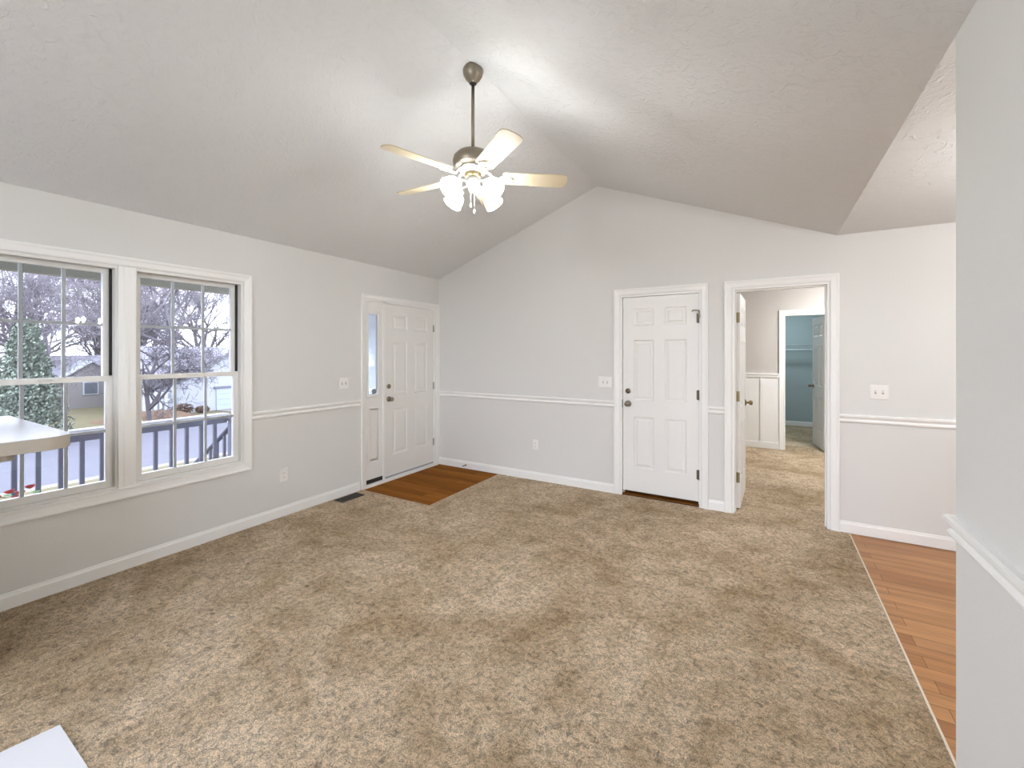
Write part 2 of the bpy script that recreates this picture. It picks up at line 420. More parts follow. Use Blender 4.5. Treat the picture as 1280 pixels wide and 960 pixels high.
def six(w, h):
    s = 0.115 * w / 0.76; c = w / 2; m_ = 0.055 * w / 0.76
    k = h / 2.02
    cols = [(s, c - m_), (c + m_, w - s)]; rows = [(0.245 * k, 0.775 * k), (0.945 * k, 1.575 * k), (1.725 * k, 1.90 * k)]
    return [(a, b, z0, z1) for a, b in cols for z0, z1 in rows]
def knob(bm, p, n, r=0.026):
    lathe(bm, [(0.0, 0.0), (r * 1.25, 0.0), (r * 1.25, 0.006), (r * 1.0, 0.011), (r * .42, 0.014), (r * .42, 0.032), (r * .85, 0.040), (r, 0.052), (r * .93, 0.062), (r * .55, 0.069), (0.0, 0.070)], p, n, 20)
def bolt(bm, p, n, r=0.027):
    lathe(bm, [(0, 0), (r, 0), (r, 0.008), (r * .85, 0.016), (r * .35, 0.018), (r * .35, 0.02), (0, 0.02)], p, n, 20)
def hinge_bm(x, y, z, leaf=None):
    bm = bmesh.new()
    lathe(bm, [(0, -0.052), (0.004, -0.050), (0.006, -0.045), (0.006, 0.045), (0.004, 0.050), (0, 0.052)], (x, y, z), (0, 0, 1), 10)
    if leaf: box(bm, *leaf)
    return bm

# closed six-panel door
d2 = thing('door_2', (D2[0] + 0.39, 0.02, 0), 'closed white six-panel door with round knob on the gable wall', 'door', kind='structure')
w2 = D2[1] - D2[0] - 0.036 - 0.008; x2 = D2[0] + 0.018 + 0.005
bm = bmesh.new(); panel_slab(bm, w2, 1.985, 0.035, six(w2, 1.985), Matrix.Translation((x2, 0.012, 0.052)))
slab2 = obj('panel', bm, 'door', d2)
bm = bmesh.new(); knob(bm, (x2 + 0.055, 0.012, 0.945), (0, -1, 0)); obj('knob', bm, 'nickel', d2)
bm = bmesh.new(); bolt(bm, (x2 + 0.055, 0.012, 1.075), (0, -1, 0)); obj('deadbolt', bm, 'nickel', d2)
for z in (1.80, 1.065, 0.305):
    xx = D2[1] - 0.020
    obj('hinge', hinge_bm(xx, 0.004, z, (xx - 0.022, xx + 0.016, 0.0085, 0.0118, z - 0.045, z + 0.045)), 'bronze', d2)
bm = B(D2[0] + 0.017, D2[0] + 0.021, -0.002, 0.010, 0.905, 0.985); obj('latch_plate', bm, 'dark', d2)
bm = bmesh.new()
hx = D2[1] - 0.020
tube(bm, [(hx, 0.004, 1.865), (hx, -0.012, 1.868), (hx - 0.012, -0.03, 1.872), (hx - 0.04, -0.034, 1.874), (hx - 0.058, -0.028, 1.866)], 0.006, 8)
tube(bm, [(hx, 0.0, 1.87), (hx + 0.002, -0.014, 1.852), (hx + 0.002, -0.016, 1.80)], 0.0055, 8)
obj('hinge_stop', bm, 'nickel', d2)
struct('trim_10', B(D2[0] + 0.018, D2[1] - 0.018, 0.001, WT, -0.001, 0.014), 'wood_entry', 'thin brown wood threshold under the closed door', 'threshold')
struct('wall_closet_1', B(D2[0] - 0.1, D2[1] + 0.1, WT + 0.002, WT + 0.03, 0, 2.2), 'wall_hall')

# entry door with sidelight, left wall (local x runs along +y when rotated, front faces +x)
de = thing('door_1', (0, -0.5, 0), 'white six-panel front door with narrow side window by the corner', 'door', kind='structure')
ML = lambda y0, x0, z0: Matrix.Translation((x0, y0, z0)) @ Matrix.Rotation(R(90), 4, 'Z')
# rotation by 90: local x -> +y, local -y (front) -> +x
we = 0.840
bm = bmesh.new(); panel_slab(bm, we, 1.985, 0.044, six(we, 1.985), ML(-0.928, -0.012, 0.045)); obj('panel', bm, 'door', de)
bm = bmesh.new(); knob(bm, (-0.012, -0.866, 0.935), (1, 0, 0), 0.025); obj('knob', bm, 'nickel', de)
bm = bmesh.new(); bolt(bm, (-0.012, -0.868, 1.082), (1, 0, 0), 0.027); box(bm, 0.004, 0.018, -0.874, -0.862, 1.06, 1.104, bev=0.003); obj('deadbolt', bm, 'nickel', de)
for z in (1.785, 1.04, 0.306):
    obj('hinge', hinge_bm(-0.005, -0.080, z, (-0.0115, -0.009, -0.098, -0.068, z - 0.045, z + 0.045)), 'bronze', de)
bm = bmesh.new()
for a0, a1 in ((ENT[0], ENT[0] + 0.022), (-0.958, -0.931), (-0.086, ENT[1])): box(bm, -0.15, 0.0, a0, a1, 0.0, 2.055)
box(bm, -0.15, 0.0, ENT[0] + 0.022, -0.086, 2.034, 2.055)
obj('frame', bm, 'trim', de)
# sidelight panel
sy0, sy1 = ENT[0] + 0.023, -0.959
gy0, gy1, gz0, gz1 = -1.165, -1.025, 1.0, 1.90
bm = bmesh.new()
sw = sy1 - sy0
wall(bm, 'y', sy0, sy1, 0.072, 2.034, -0.058, -0.014, [(gy0, gy1, gz0, gz1)])
ts = bmesh.new(); panel_slab(ts, 0.16, 0.62, 0.01, [(0.012, 0.148, 0.012, 0.608)], ML((sy0 + sy1) / 2 - 0.08, -0.0125, 0.25)); merge(bm, ts)
sl = obj('sidelight', bm, 'door', de)
bm = bmesh.new()
sweep(bm, [(gy0, gz0), (gy0, gz1), (gy1, gz1), (gy1, gz0)], [(-0.004, 0), (-0.004, 0.006), (0.006, 0.012), (0.022, 0.010), (0.026, 0.0)], lambda a, b, h: (-0.014 + h, a, b), closed=True)
obj('glass_surround', bm, 'door', sl)
obj('pane', B(-0.040, -0.036, gy0, gy1, gz0, gz1), 'glass', sl)
bm = bmesh.new()
nsl = 38
for i in range(nsl):
    z = gz0 + 0.012 + i * (gz1 - gz0 - 0.02) / nsl
    a = [bm.verts.new(c) for c in ((-0.050, gy0 + 0.002, z), (-0.050, gy1 - 0.002, z), (-0.043, gy1 - 0.002, z + 0.027), (-0.043, gy0 + 0.002, z + 0.027))]
    b = [bm.verts.new((c.co.x - 0.001, c.co.y, c.co.z)) for c in a]
    bm.faces.new(a); bm.faces.new(list(reversed(b)))
    for k in range(4): bm.faces.new((a[k], b[k], b[(k + 1) % 4], a[(k + 1) % 4]))
obj('blind', bm, 'blind', sl)
bm = bmesh.new(); lathe(bm, [(0, 0), (0.030, 0), (0.030, 0.0012), (0, 0.0012)], (-0.0355, -1.062, 1.035), (1, 0, 0), 24)
st = obj('sticker', bm, 'sticker', sl); st['label'] = 'small round navy sticker on the side window'
bm = bmesh.new()
for k in range(3): lathe(bm, [(0.021 - k * .007, 0), (0.019 - k * .007, 0), (0.019 - k * .007, 0.001), (0.021 - k * .007, 0.001)], (-0.0342, -1.062, 1.035), (1, 0, 0), 20)
obj('emblem', bm, 'plate', sl)
obj('sill_gap', B(-0.10, -0.012, sy0, sy1, 0.028, 0.072), 'track', de)
bm = B(-0.15, 0.018, ENT[0] - 0.03, ENT[1] + 0.03, -0.02, 0.026, bev=0.004)
obj('threshold', bm, 'trim', de)
obj('sweep', B(-0.05, -0.0135, -0.928, -0.088, 0.027, 0.046), 'rubber', de)

# open door leaf in the doorway (hinged on the left jamb, swung into the hall)
hxx, hyy = D3[0] + 0.019, WT - 0.006
d3 = thing('door_3', (hxx, hyy, 0), 'white door standing open into the room beyond', 'door', kind='structure')
w3 = 0.68
bm = bmesh.new()
M3 = Matrix.Translation((hxx + 0.040, hyy + 0.010, 0.015)) @ Matrix.Rotation(R(88.5), 4, 'Z')
panel_slab(bm, w3, 2.01, 0.035, six(w3, 2.01), M3); obj('panel', bm, 'door', d3)
bm = bmesh.new(); knob(bm, (hxx + 0.040 + 0.018, hyy + 0.010 + w3 - 0.06, 0.945), (1, -0.03, 0), 0.026); obj('knob', bm, 'brass', d3)
for z in (1.80, 1.06, 0.30):
    bm = B(D3[0] + 0.0178, D3[0] + 0.0200, 0.082, WT - 0.002, z - 0.048, z + 0.048)
    box(bm, hxx + 0.008, hxx + 0.036, hyy + 0.0085, hyy + 0.0102, z - 0.048, z + 0.048)
    lathe(bm, [(0, -0.05), (0.006, -0.05), (0.006, 0.05), (0, 0.05)], (hxx + 0.004, hyy + 0.007, z), (0, 0, 1), 10)
    obj('hinge', bm, 'brass', d3)

# ------------------------------------------------------------------ room beyond the doorway and walk-in closet
HY = 3.28; HX0, HX1 = 3.3 - 1.0, 5.3
CD = (3.975, 4.515, -0.02, 2.045)
bm = bmesh.new(); wall(bm, 'x', HX0, HX1, -0.02, H, HY, HY + WT, [CD])
struct('wall_hall', bm, 'wall_hall', 'taupe grey wall with white wainscot seen through the doorway', 'wall')
struct('wall_hall_left', B(HX0 - 0.1, HX0, WT, HY + WT, -0.02, H), 'wall_hall')
struct('wall_hall_right', B(HX1, HX1 + 0.1, WT, 6.1, -0.02, H), 'wall_hall')
struct('ceiling_hall', B(HX0 - 0.1, HX1 + 0.1, WT, 6.1, H, H + 0.1), 'ceiling')
bm = bmesh.new(); box(bm, 3.3, 5.3, 5.97, 6.07, -0.02, H); box(bm, 3.3, 3.4, HY + WT, 5.97, -0.02, H)
struct('wall_closet_2', bm, 'wall_closet', 'blue grey back wall of the walk-in closet', 'wall')
bm = bmesh.new(); box(bm, HX0, CD[0] - 0.064, HY - 0.008, HY, 0.0, 1.13)
box(bm, HX0, CD[0] - 0.064, HY - 0.024, HY - 0.008, 1.13 - 0.035, 1.13); box(bm, HX0, CD[0] - 0.064, HY - 0.034, HY, 1.13, 1.155, bev=0.003)
box(bm, HX0, CD[0] - 0.064, HY - 0.022, HY - 0.008, 0.0, 0.10, bev=0.003)
for x in (3.685, 3.20, 2.72): box(bm, x - 0.022, x + 0.022, HY - 0.020, HY - 0.008, 0.10, 1.095)
struct('trim_11', bm, 'trim', 'white board and batten wainscot beyond the doorway', 'wainscot')
bm = bmesh.new(); sweep(bm, [(CD[0], 0.0), (CD[0], CD[3]), (CD[1], CD[3]), (CD[1], 0.0)], CAS, lambda a, b, h: (a, HY - h, b))
struct('trim_12', bm, 'trim', 'white casing round the closet opening', 'door frame')
bm = bmesh.new()
for b_ in ((CD[0], CD[0] + 0.016, HY, HY + WT, 0, CD[3]), (CD[1] - 0.016, CD[1], HY, HY + WT, 0, CD[3]), (CD[0] + .016, CD[1] - .016, HY, HY + WT, CD[3] - 0.016, CD[3])): box(bm, *b_)
struct('trim_13', bm, 'trim')
sk('baseboard_closet', [[(5.3, 5.97), (3.4, 5.97)]], BASE)
# closet door leaf, hinged on the right jamb
d4 = thing('door_4', (CD[1] - 0.02, HY + WT, 0), 'grey white door standing open inside the closet', 'door', kind='structure')
bm = bmesh.new()
hx4, hy4 = CD[1] - 0.004, HY + WT + 0.012
A4 = R(98.5)
M4 = Matrix.Translation((hx4, hy4, 0.015)) @ Matrix.Rotation(A4, 4, 'Z')
panel_slab(bm, 0.62, 2.005, 0.035, six(0.62, 2.005), M4); obj('panel', bm, 'door', d4)
bm = bmesh.new()
pk = M4 @ Vector((0.56, 0.035, 0.93)); nk = (M4.to_3x3() @ Vector((0, 1, 0)))
knob(bm, pk, nk, 0.026); obj('knob', bm, 'nickel', d4)
for z in (1.80, 0.30): obj('hinge', hinge_bm(hx4 - 0.006, hy4 - 0.004, z), 'nickel', d4)
# wire shelf
ws = thing('wire_shelf', (4.35, 5.8, 1.6), 'white wire shelf on the back wall of the closet', 'shelf')
bm = bmesh.new()
for y in (5.66, 5.82, 5.96): tube(bm, [(3.4, y, 1.62), (5.29, y, 1.62)], 0.004, 6)
tube(bm, [(3.4, 5.66, 1.585), (5.29, 5.66, 1.585)], 0.004, 6)
for i in range(60): 
    x = 3.42 + i * 0.031; tube(bm, [(x, 5.965, 1.625), (x, 5.66, 1.625), (x, 5.657, 1.583)], 0.0022, 4)
obj('wire_deck', bm, 'wire', ws)
bm = bmesh.new(); tube(bm, [(3.4, 5.69, 1.53), (5.29, 5.69, 1.53)], 0.013, 10); obj('hanging_rod', bm, 'wire', ws)
for x in (3.9, 4.75):
    bm = bmesh.new(); tube(bm, [(x, 5.966, 1.34), (x, 5.67, 1.60)], 0.005, 6); tube(bm, [(x, 5.69, 1.60), (x, 5.69, 1.53)], 0.004, 6); obj('brace', bm, 'wire', ws)

# ------------------------------------------------------------------ windows
def window(idx, y0, y1, label):
    t = thing('window_%d' % idx, (-0.05, (y0 + y1) / 2, WIN_Z0), label, 'window', kind='structure')
    z0, z1 = WIN_Z0, WIN_Z1; fw = 0.026
    bm = bmesh.new()
    for b_ in ((-0.15, 0.0, y0, y0 + fw * .6, z0, z1), (-0.15, 0.0, y1 - fw * .6, y1, z0, z1), (-0.15, 0.0, y0 + fw * .6, y1 - fw * .6, z1 - fw * .7, z1), (-0.15, 0.0, y0 + fw * .6, y1 - fw * .6, z0, z0 + fw)): box(bm, *b_)
    obj('frame', bm, 'vinyl', t)
    yi0, yi1 = y0 + fw * .6, y1 - fw * .6
    zm = 1.296
    # dark tracks beside the upper sash
    for (a0, a1) in ((yi0, yi0 + 0.011), (yi1 - 0.011, yi1)):
        obj('sash_track', B(-0.118, -0.055, a0, a1, zm + 0.02, z1 - fw * .7), 'track', t)
    def sash(name, xa, xb, s0, s1, a0, a1, st, tp, bt):
        bm = bmesh.new()
        for b_ in ((xa, xb, a0, a0 + st, s0, s1), (xa, xb, a1 - st, a1, s0, s1), (xa, xb, a0 + st, a1 - st, s1 - tp, s1), (xa, xb, a0 + st, a1 - st, s0, s0 + bt)): box(bm, *b_)
        s = obj(name, bm, 'vinyl', t)
        g0, g1, h0, h1 = a0 + st, a1 - st, s0 + bt, s1 - tp
        xm = (xa + xb) / 2
        obj('pane', B(xm + 0.006, xm + 0.009, g0, g1, h0, h1), 'glass', s)
        bm = bmesh.new()
        for k in (1, 2):
            yy = g0 + (g1 - g0) * k / 3; box(bm, xm - 0.008, xm + 0.003, yy - 0.009, yy + 0.009, h0, h1)
        zz = (h0 + h1) / 2
        ys = [g0, *[g0 + (g1 - g0) * k / 3 for k in (1, 2)], g1]
        for p, q in zip(ys, ys[1:]): box(bm, xm - 0.008, xm + 0.003, p + (0.009 if p != g0 else 0), q - (0.009 if q != g1 else 0), zz - 0.009, zz + 0.009)
        obj('grille', bm, 'grille', s)
        return s
    sash('upper_sash', -0.105, -0.072, zm - 0.018, z1 - fw * .7, yi0 + 0.012, yi1 - 0.012, 0.030, 0.030, 0.034)
    lo = sash('lower_sash', -0.068, -0.035, z0 + fw, zm + 0.018, yi0 + 0.002, yi1 - 0.002, 0.036, 0.034, 0.042)
    bm = B(-0.036, -0.024, (y0 + y1) / 2 - 0.03, (y0 + y1) / 2 + 0.03, zm + 0.003, zm + 0.016, bev=0.002); obj('sash_lock', bm, 'vinyl', lo)
    return t
window(1, *WIN[0], 'left window of the pair, partly hidden by the rounded countertop')
window(2, *WIN[1], 'right window of the pair, looking out on a white house across the street')
bm = bmesh.new()
sweep(bm, [(WIN[0][0], WIN_Z0), (WIN[0][0], WIN_Z1), (WIN[1][1], WIN_Z1), (WIN[1][1], WIN_Z0)], [(o, h) for o, h in CAS], ON_A, closed=True)
box(bm, 0.0, 0.016, WIN[0][1] - 0.004, WIN[1][0] + 0.004, WIN_Z0, WIN_Z1)
box(bm, 0.016, 0.020, WIN[0][1] + 0.024, WIN[0][1] + 0.050, WIN_Z0, WIN_Z1)
box(bm, -0.02, 0.024, WIN[0][0], WIN[1][1], WIN_Z0 - 0.004, WIN_Z0 + 0.012, bev=0.003)
struct('trim_14', bm, 'trim', 'white casing round the pair of windows', 'window frame')

pd = thing('fill_door_5', (2.0, YB, 0), 'unseen glazed doors added in the back wall for daylight fill', 'door', kind='structure')  # unseen doors, added so sky light enters from behind the camera
bm = bmesh.new()
for x0, x1 in ((FILL_OPENING[0], 2.20), (2.20, FILL_OPENING[1])):
    for b_ in ((x0, x0 + 0.07, YB - 0.08, YB - 0.04, 0.0, 2.1), (x1 - 0.07, x1, YB - 0.08, YB - 0.04, 0.0, 2.1), (x0 + 0.07, x1 - 0.07, YB - 0.08, YB - 0.04, 2.02, 2.1), (x0 + 0.07, x1 - 0.07, YB - 0.08, YB - 0.04, 0.0, 0.1)): box(bm, *b_)
obj('frame', bm, 'vinyl', pd)
for x0, x1 in ((FILL_OPENING[0] + .07, 2.13), (2.27, FILL_OPENING[1] - .07)): obj('pane', B(x0, x1, YB - 0.062, YB - 0.058, 0.1, 2.02), 'glass', pd)
struct('fill_patio', B(-6, 12, YB - 30, YB - WT, -0.30, -0.20), 'concrete')  # unseen ground slab added to block sky light from below the horizon
# ------------------------------------------------------------------ switches, outlets, register, door stop
def plate(bm, w, h, to3, t=0.006):
    pts = [(-w / 2, -h / 2), (w / 2, -h / 2), (w / 2, h / 2), (-w / 2, h / 2)]
    rr = [[bm.verts.new(to3(a * (1 - i / w), b * (1 - i / h), d)) for a, b in pts] for i, d in ((0, 0), (0, t * .5), (0.008, t))]
    for A, B_ in zip(rr, rr[1:]):
        for k in range(4): bm.faces.new((A[k], A[(k + 1) % 4], B_[(k + 1) % 4], B_[k]))
    bm.faces.new(rr[-1]); bm.faces.new(list(reversed(rr[0])))
def box3(bm, a0, a1, b0, b1, d0, d1, to3):
    v8 = [bm.verts.new(to3(a, b, d)) for a in (a0, a1) for b in (b0, b1) for d in (d0, d1)]
    for f in ((0, 1, 3, 2), (4, 6, 7, 5), (0, 4, 5, 1), (2, 3, 7, 6), (0, 2, 6, 4), (1, 5, 7, 3)): bm.faces.new([v8[i] for i in f])
def switch(loc, to3, gangs, label, w, h=0.115):
    t = thing('light_switch', loc, label, 'light switch')
    bm = bmesh.new(); plate(bm, w, h, to3); obj('cover_plate', bm, 'plate', t)
    for g in range(gangs):
        a = (g - (gangs - 1) / 2) * 0.046
        bm = bmesh.new(); box3(bm, a - 0.006, a + 0.006, -0.013, 0.013, 0.0058, 0.0066, to3); obj('toggle_slot', bm, 'slot', t)
        bm = bmesh.new(); box3(bm, a - 0.004, a + 0.004, -0.002, 0.010, 0.0066, 0.018, to3); obj('toggle', bm, 'plate', t)
at_A = lambda y, z: (lambda a, b, d: (d, y + a, z + b))
at_B = lambda x, z: (lambda a, b, d: (x + a, -d, z + b))
switch((0, -1.492, 1.155), at_A(-1.492, 1.155), 2, 'white light switch left of the front door', 0.115)
switch((2.278, 0, 1.160), at_B(2.278, 1.160), 2, 'white light switch just left of the closed panel door', 0.150)
switch((4.520, 0, 1.155), at_B(4.520, 1.155), 2, 'white two-toggle light switch right of the open doorway', 0.118)
def outlet(loc, to3, label):
    t = thing('wall_outlet', loc, label, 'outlet')
    bm = bmesh.new(); plate(bm, 0.072, 0.115, to3); obj('cover_plate', bm, 'plate', t)
    for dz in (-0.0195, 0.0195):
        bm = bmesh.new(); box3(bm, -0.016, 0.016, dz - 0.013, dz + 0.013, 0.0058, 0.0078, to3)
        s = obj('socket', bm, 'plate', t)
        bm = bmesh.new()
        for a in (-0.0065, 0.0065): box3(bm, a - 0.0014, a + 0.0014, dz - 0.003, dz + 0.006, 0.0078, 0.0082, to3)
        box3(bm, -0.0025, 0.0025, dz - 0.010, dz - 0.006, 0.0078, 0.0082, to3)
        obj('slots', bm, 'slot', s)
outlet((0, -2.130, 0.368), at_A(-2.130, 0.368), 'white wall outlet low between window and front door')
outlet((1.448, 0, 0.405), at_B(1.448, 0.405), 'white wall outlet low on the gable wall')
rg = thing('floor_register', (0.112, -1.50, 0.0), 'black floor vent beside the entry wood floor', 'vent')
bm = bmesh.new(); ry0, ry1, rx0, rx1 = -1.640, -1.372, 0.045, 0.175
for b_ in ((rx0, rx1, ry0, ry0 + .016, 0.0, 0.006), (rx0, rx1, ry1 - .016, ry1, 0.0, 0.006), (rx0, rx0 + .016, ry0 + .016, ry1 - .016, 0.0, 0.006), (rx1 - .016, rx1, ry0 + .016, ry1 - .016, 0.0, 0.006)): box(bm, *b_)
obj('frame', bm, 'dark', rg)
bm = bmesh.new()
for i in range(12): y = ry0 + 0.02 + i * 0.0195; box(bm, rx0 + .016, rx1 - .016, y, y + 0.010, 0.0005, 0.0045)
obj('louvers', bm, 'dark', rg)
ds = thing('door_stop', (0.46, -0.013, 0.045), 'small spring door stop on the baseboard near the corner', 'door stop')
bm = bmesh.new(); lathe(bm, [(0, 0), (0.011, 0), (0.011, 0.004), (0.006, 0.006), (0.006, 0.055), (0, 0.055)], (0.46, -0.013, 0.045), (0, -1, 0), 12); obj('spring', bm, 'nickel', ds)
bm = bmesh.new(); lathe(bm, [(0, 0), (0.009, 0), (0.009, 0.014), (0, 0.015)], (0.46, -0.068, 0.045), (0, -1, 0), 12); obj('rubber_tip', bm, 'rubber', ds)

# ------------------------------------------------------------------ ceiling fan
FX, FY, FZ = RX - 0.02, -2.24, RZ - 0.012
view = Vector((FX - CAMX, FY - CAMY, 0)).normalized()
fwd = Vector((-math.sin(R(YAW)), math.cos(R(YAW)), 0)); rgt = Vector((math.cos(R(YAW)), math.sin(R(YAW)), 0))
fan = thing('ceiling_fan', (FX, FY, FZ), 'five-blade ceiling fan with four lit glass shades hanging from the ridge', 'ceiling fan')
def LT(name, prof, m, z, parent=fan, seg=32):
    bm = bmesh.new(); lathe(bm, prof, (FX, FY, z), (0, 0, 1), seg); return obj(name, bm, m, parent)
can = LT('canopy', [(0, 0.012), (0.056, 0.012), (0.062, 0.004), (0.064, -0.010), (0.060, -0.035), (0.045, -0.062), (0.028, -0.080), (0.024, -0.088), (0, -0.088)], 'fan_nickel', FZ)
LT('canopy_cup', [(0, 0), (0.021, 0), (0.021, -0.020), (0, -0.020)], 'dark', FZ - 0.072, can)
LT('downrod', [(0, 0), (0.0105, 0), (0.0105, -0.425), (0, -0.425)], 'fan_nickel', FZ - 0.084, seg=16)
ZM = 2.745
mot = LT('motor_housing', [(0, 0.0), (0.024, 0.0), (0.028, -0.018), (0.060, -0.022), (0.098, -0.034), (0.120, -0.058), (0.126, -0.085), (0.122, -0.110), (0.112, -0.124), (0, -0.124)], 'fan_nickel', ZM)
LT('hub_plate', [(0, 0), (0.086, 0), (0.088, -0.010), (0.080, -0.026), (0.062, -0.034), (0, -0.034)], 'fan_white', ZM - 0.124)
LT('switch_collar', [(0, 0), (0.052, 0), (0.052, -0.018), (0.044, -0.030), (0, -0.030)], 'brass', ZM - 0.158)
LT('switch_housing', [(0, 0), (0.041, 0), (0.042, -0.034), (0.034, -0.045), (0.027, -0.048), (0.027, -0.072), (0.016, -0.088), (0, -0.090)], 'fan_white', ZM - 0.188)
ZB = ZM - 0.178
for k in range(5):
    ph = R(11 + 72 * k)
    d = fwd * math.cos(ph) + rgt * math.sin(ph)
    side = Vector((0, 0, 1)).cross(d)
    pit = R(-13)
    up = (Vector((0, 0, 1)) * math.cos(pit) - side * math.sin(pit)); sd = (side * math.cos(pit) + Vector((0, 0, 1)) * math.sin(pit))
    o0 = Vector((FX, FY, ZB))
    bm = bmesh.new(); top = []; bot = []
    outline = [(0.185, -0.048), (0.20, -0.056), (0.56, -0.066), (0.585, -0.058), (0.598, -0.035), (0.602, 0.0), (0.598, 0.035), (0.585, 0.058), (0.56, 0.066), (0.20, 0.056), (0.185, 0.048)]
    for r_, s_ in outline:
        p = o0 + d * r_ + sd * s_
        top.append(bm.verts.new(p + up * 0.003)); bot.append(bm.verts.new(p - up * 0.003))
    bm.faces.new(top); bm.faces.new(list(reversed(bot)))
    n = len(top)
    for i in range(n): bm.faces.new((top[i], bot[i], bot[(i + 1) % n], top[(i + 1) % n]))
    bl = obj('blade', bm, 'blade', fan)
    bm = bmesh.new()                                   # blade iron: arm, ring and plate
    a0 = Vector((FX, FY, ZM - 0.140))
    tube(bm, [a0 + d * 0.075, a0 + d * 0.105 - Vector((0, 0, .012)), o0 + d * 0.135 - up * 0.012, o0 + d * 0.165 - up * 0.010], [0.011, 0.010, 0.009, 0.009], 8)
    for s_ in (-1, 1):
        tube(bm, [o0 + d * 0.160 - up * 0.009, o0 + d * 0.178 + sd * 0.026 * s_ - up * 0.009, o0 + d * 0.205 + sd * 0.034 * s_ - up * 0.008, o0 + d * 0.232 + sd * 0.024 * s_ - up * 0.008, o0 + d * 0.250 - up * 0.008], 0.0055, 8)
    for (rr_, ss_) in ((0.205, 0.034), (0.205, -0.034), (0.250, 0.0)):
        lathe(bm, [(0, 0.0), (0.010, 0.0), (0.010, 0.005), (0.006, 0.008), (0, 0.008)], o0 + d * rr_ + sd * ss_ - up * 0.004, -up, 10)
    obj('blade_iron', bm, 'fan_white', bl)
ZK = ZM - 0.250
for k in range(4):
    a = R(45 + 90 * k - 2)
    d = (view * math.cos(a) + Vector((0, 0, 1)).cross(view) * math.sin(a)).normalized()
    o0 = Vector((FX, FY, ZK)); Z = Vector((0, 0, 1))
    ax = (d * 0.80 - Z * 0.60).normalized()
    bm = bmesh.new()
    tube(bm, [o0 + d * 0.020 + Z * 0.012, o0 + d * 0.055 + Z * 0.030, o0 + d * 0.090 + Z * 0.028, o0 + d * 0.115 + Z * 0.008], 0.0065, 10)
    arm = obj('lamp_arm', bm, 'fan_white', fan)
    s0 = o0 + d * 0.112 + Z * 0.012
    bm = bmesh.new(); lathe(bm, [(0, -0.004), (0.020, -0.004), (0.024, 0.006), (0.024, 0.030), (0.020, 0.034), (0, 0.034)], s0, ax, 20); obj('socket', bm, 'fan_white', arm)
    bm = bmesh.new()
    lathe(bm, [(0.022, 0.024), (0.034, 0.031), (0.047, 0.046), (0.054, 0.066), (0.057, 0.088), (0.061, 0.108), (0.0585, 0.108), (0.054, 0.088), (0.051, 0.068), (0.044, 0.050), (0.032, 0.035), (0.022, 0.028)], s0, ax, 28)
    obj('glass_shade', bm, 'shade', arm, recalc=True)
    bm = bmesh.new(); lathe(bm, [(0, 0.034), (0.012, 0.036), (0.014, 0.050), (0.025, 0.070), (0.027, 0.082), (0.018, 0.096), (0, 0.102)], s0, ax, 16); obj('light_bulb', bm, 'shade', arm)
for dx, zl, nm in ((0.010, 0.115, 'fob'), (-0.012, 0.075, 'fob')):
    p = Vector((FX, FY, ZM - 0.270)) + rgt * dx - fwd * 0.02
    bm = bmesh.new(); tube(bm, [p, p - Vector((0, 0, zl))], 0.0016, 6)
    ch = obj('pull_chain', bm, 'fan_white', fan)
    bm = bmesh.new(); lathe(bm, [(0, 0), (0.004, -0.002), (0.006, -0.012), (0.006, -0.028), (0, -0.034)], p - Vector((0, 0, zl)), (0, 0, 1), 12); obj('chain_fob', bm, 'fan_white', ch)

# ------------------------------------------------------------------ chandelier, then unseen lamps added for fill light
ch = thing('chandelier', (5.50, -1.80, H), 'five-arm chandelier over the dining side, mirrored in the windows', 'chandelier')
bm = bmesh.new(); lathe(bm, [(0, 0.002), (0.06, 0.0), (0.055, -0.02), (0.015, -0.03), (0, -0.03)], (5.5, -1.8, H), (0, 0, 1), 24); obj('canopy', bm, 'fan_nickel', ch)
bm = bmesh.new(); tube(bm, [(5.5, -1.8, H - 0.03), (5.5, -1.8, 1.95)], 0.006, 8); obj('stem', bm, 'fan_nickel', ch)
bm = bmesh.new(); lathe(bm, [(0, 0.10), (0.014, 0.09), (0.02, 0.05), (0.04, 0.02), (0.045, 0.0), (0.03, -0.04), (0.012, -0.06), (0, -0.07)], (5.5, -1.8, 1.86), (0, 0, 1), 24); obj('hub', bm, 'fan_nickel', ch)
for k in range(5):
    a = R(20 + 72 * k); d = Vector((math.cos(a), math.sin(a), 0)); o0 = Vector((5.5, -1.8, 1.86)); Z = Vector((0, 0, 1))
    bm = bmesh.new(); tube(bm, [o0 + d * .03, o0 + d * .10 - Z * .06, o0 + d * .19 - Z * .06, o0 + d * .25 + Z * .0, o0 + d * .255 + Z * .03], 0.007, 8)
    lathe(bm, [(0, 0), (0.03, 0.004), (0.032, 0.008), (0.012, 0.01), (0.012, 0.06), (0, 0.06)], o0 + d * .255 + Z * .03, (0, 0, 1), 16)
    ar = obj('arm', bm, 'fan_nickel', ch)
    bm = bmesh.new(); lathe(bm, [(0, 0.0), (0.012, 0.004), (0.026, 0.03), (0.028, 0.05), (0.02, 0.075), (0, 0.095)], o0 + d * .255 + Z * .09, (0, 0, 1), 16); obj('light_bulb', bm, 'bulb', ar)
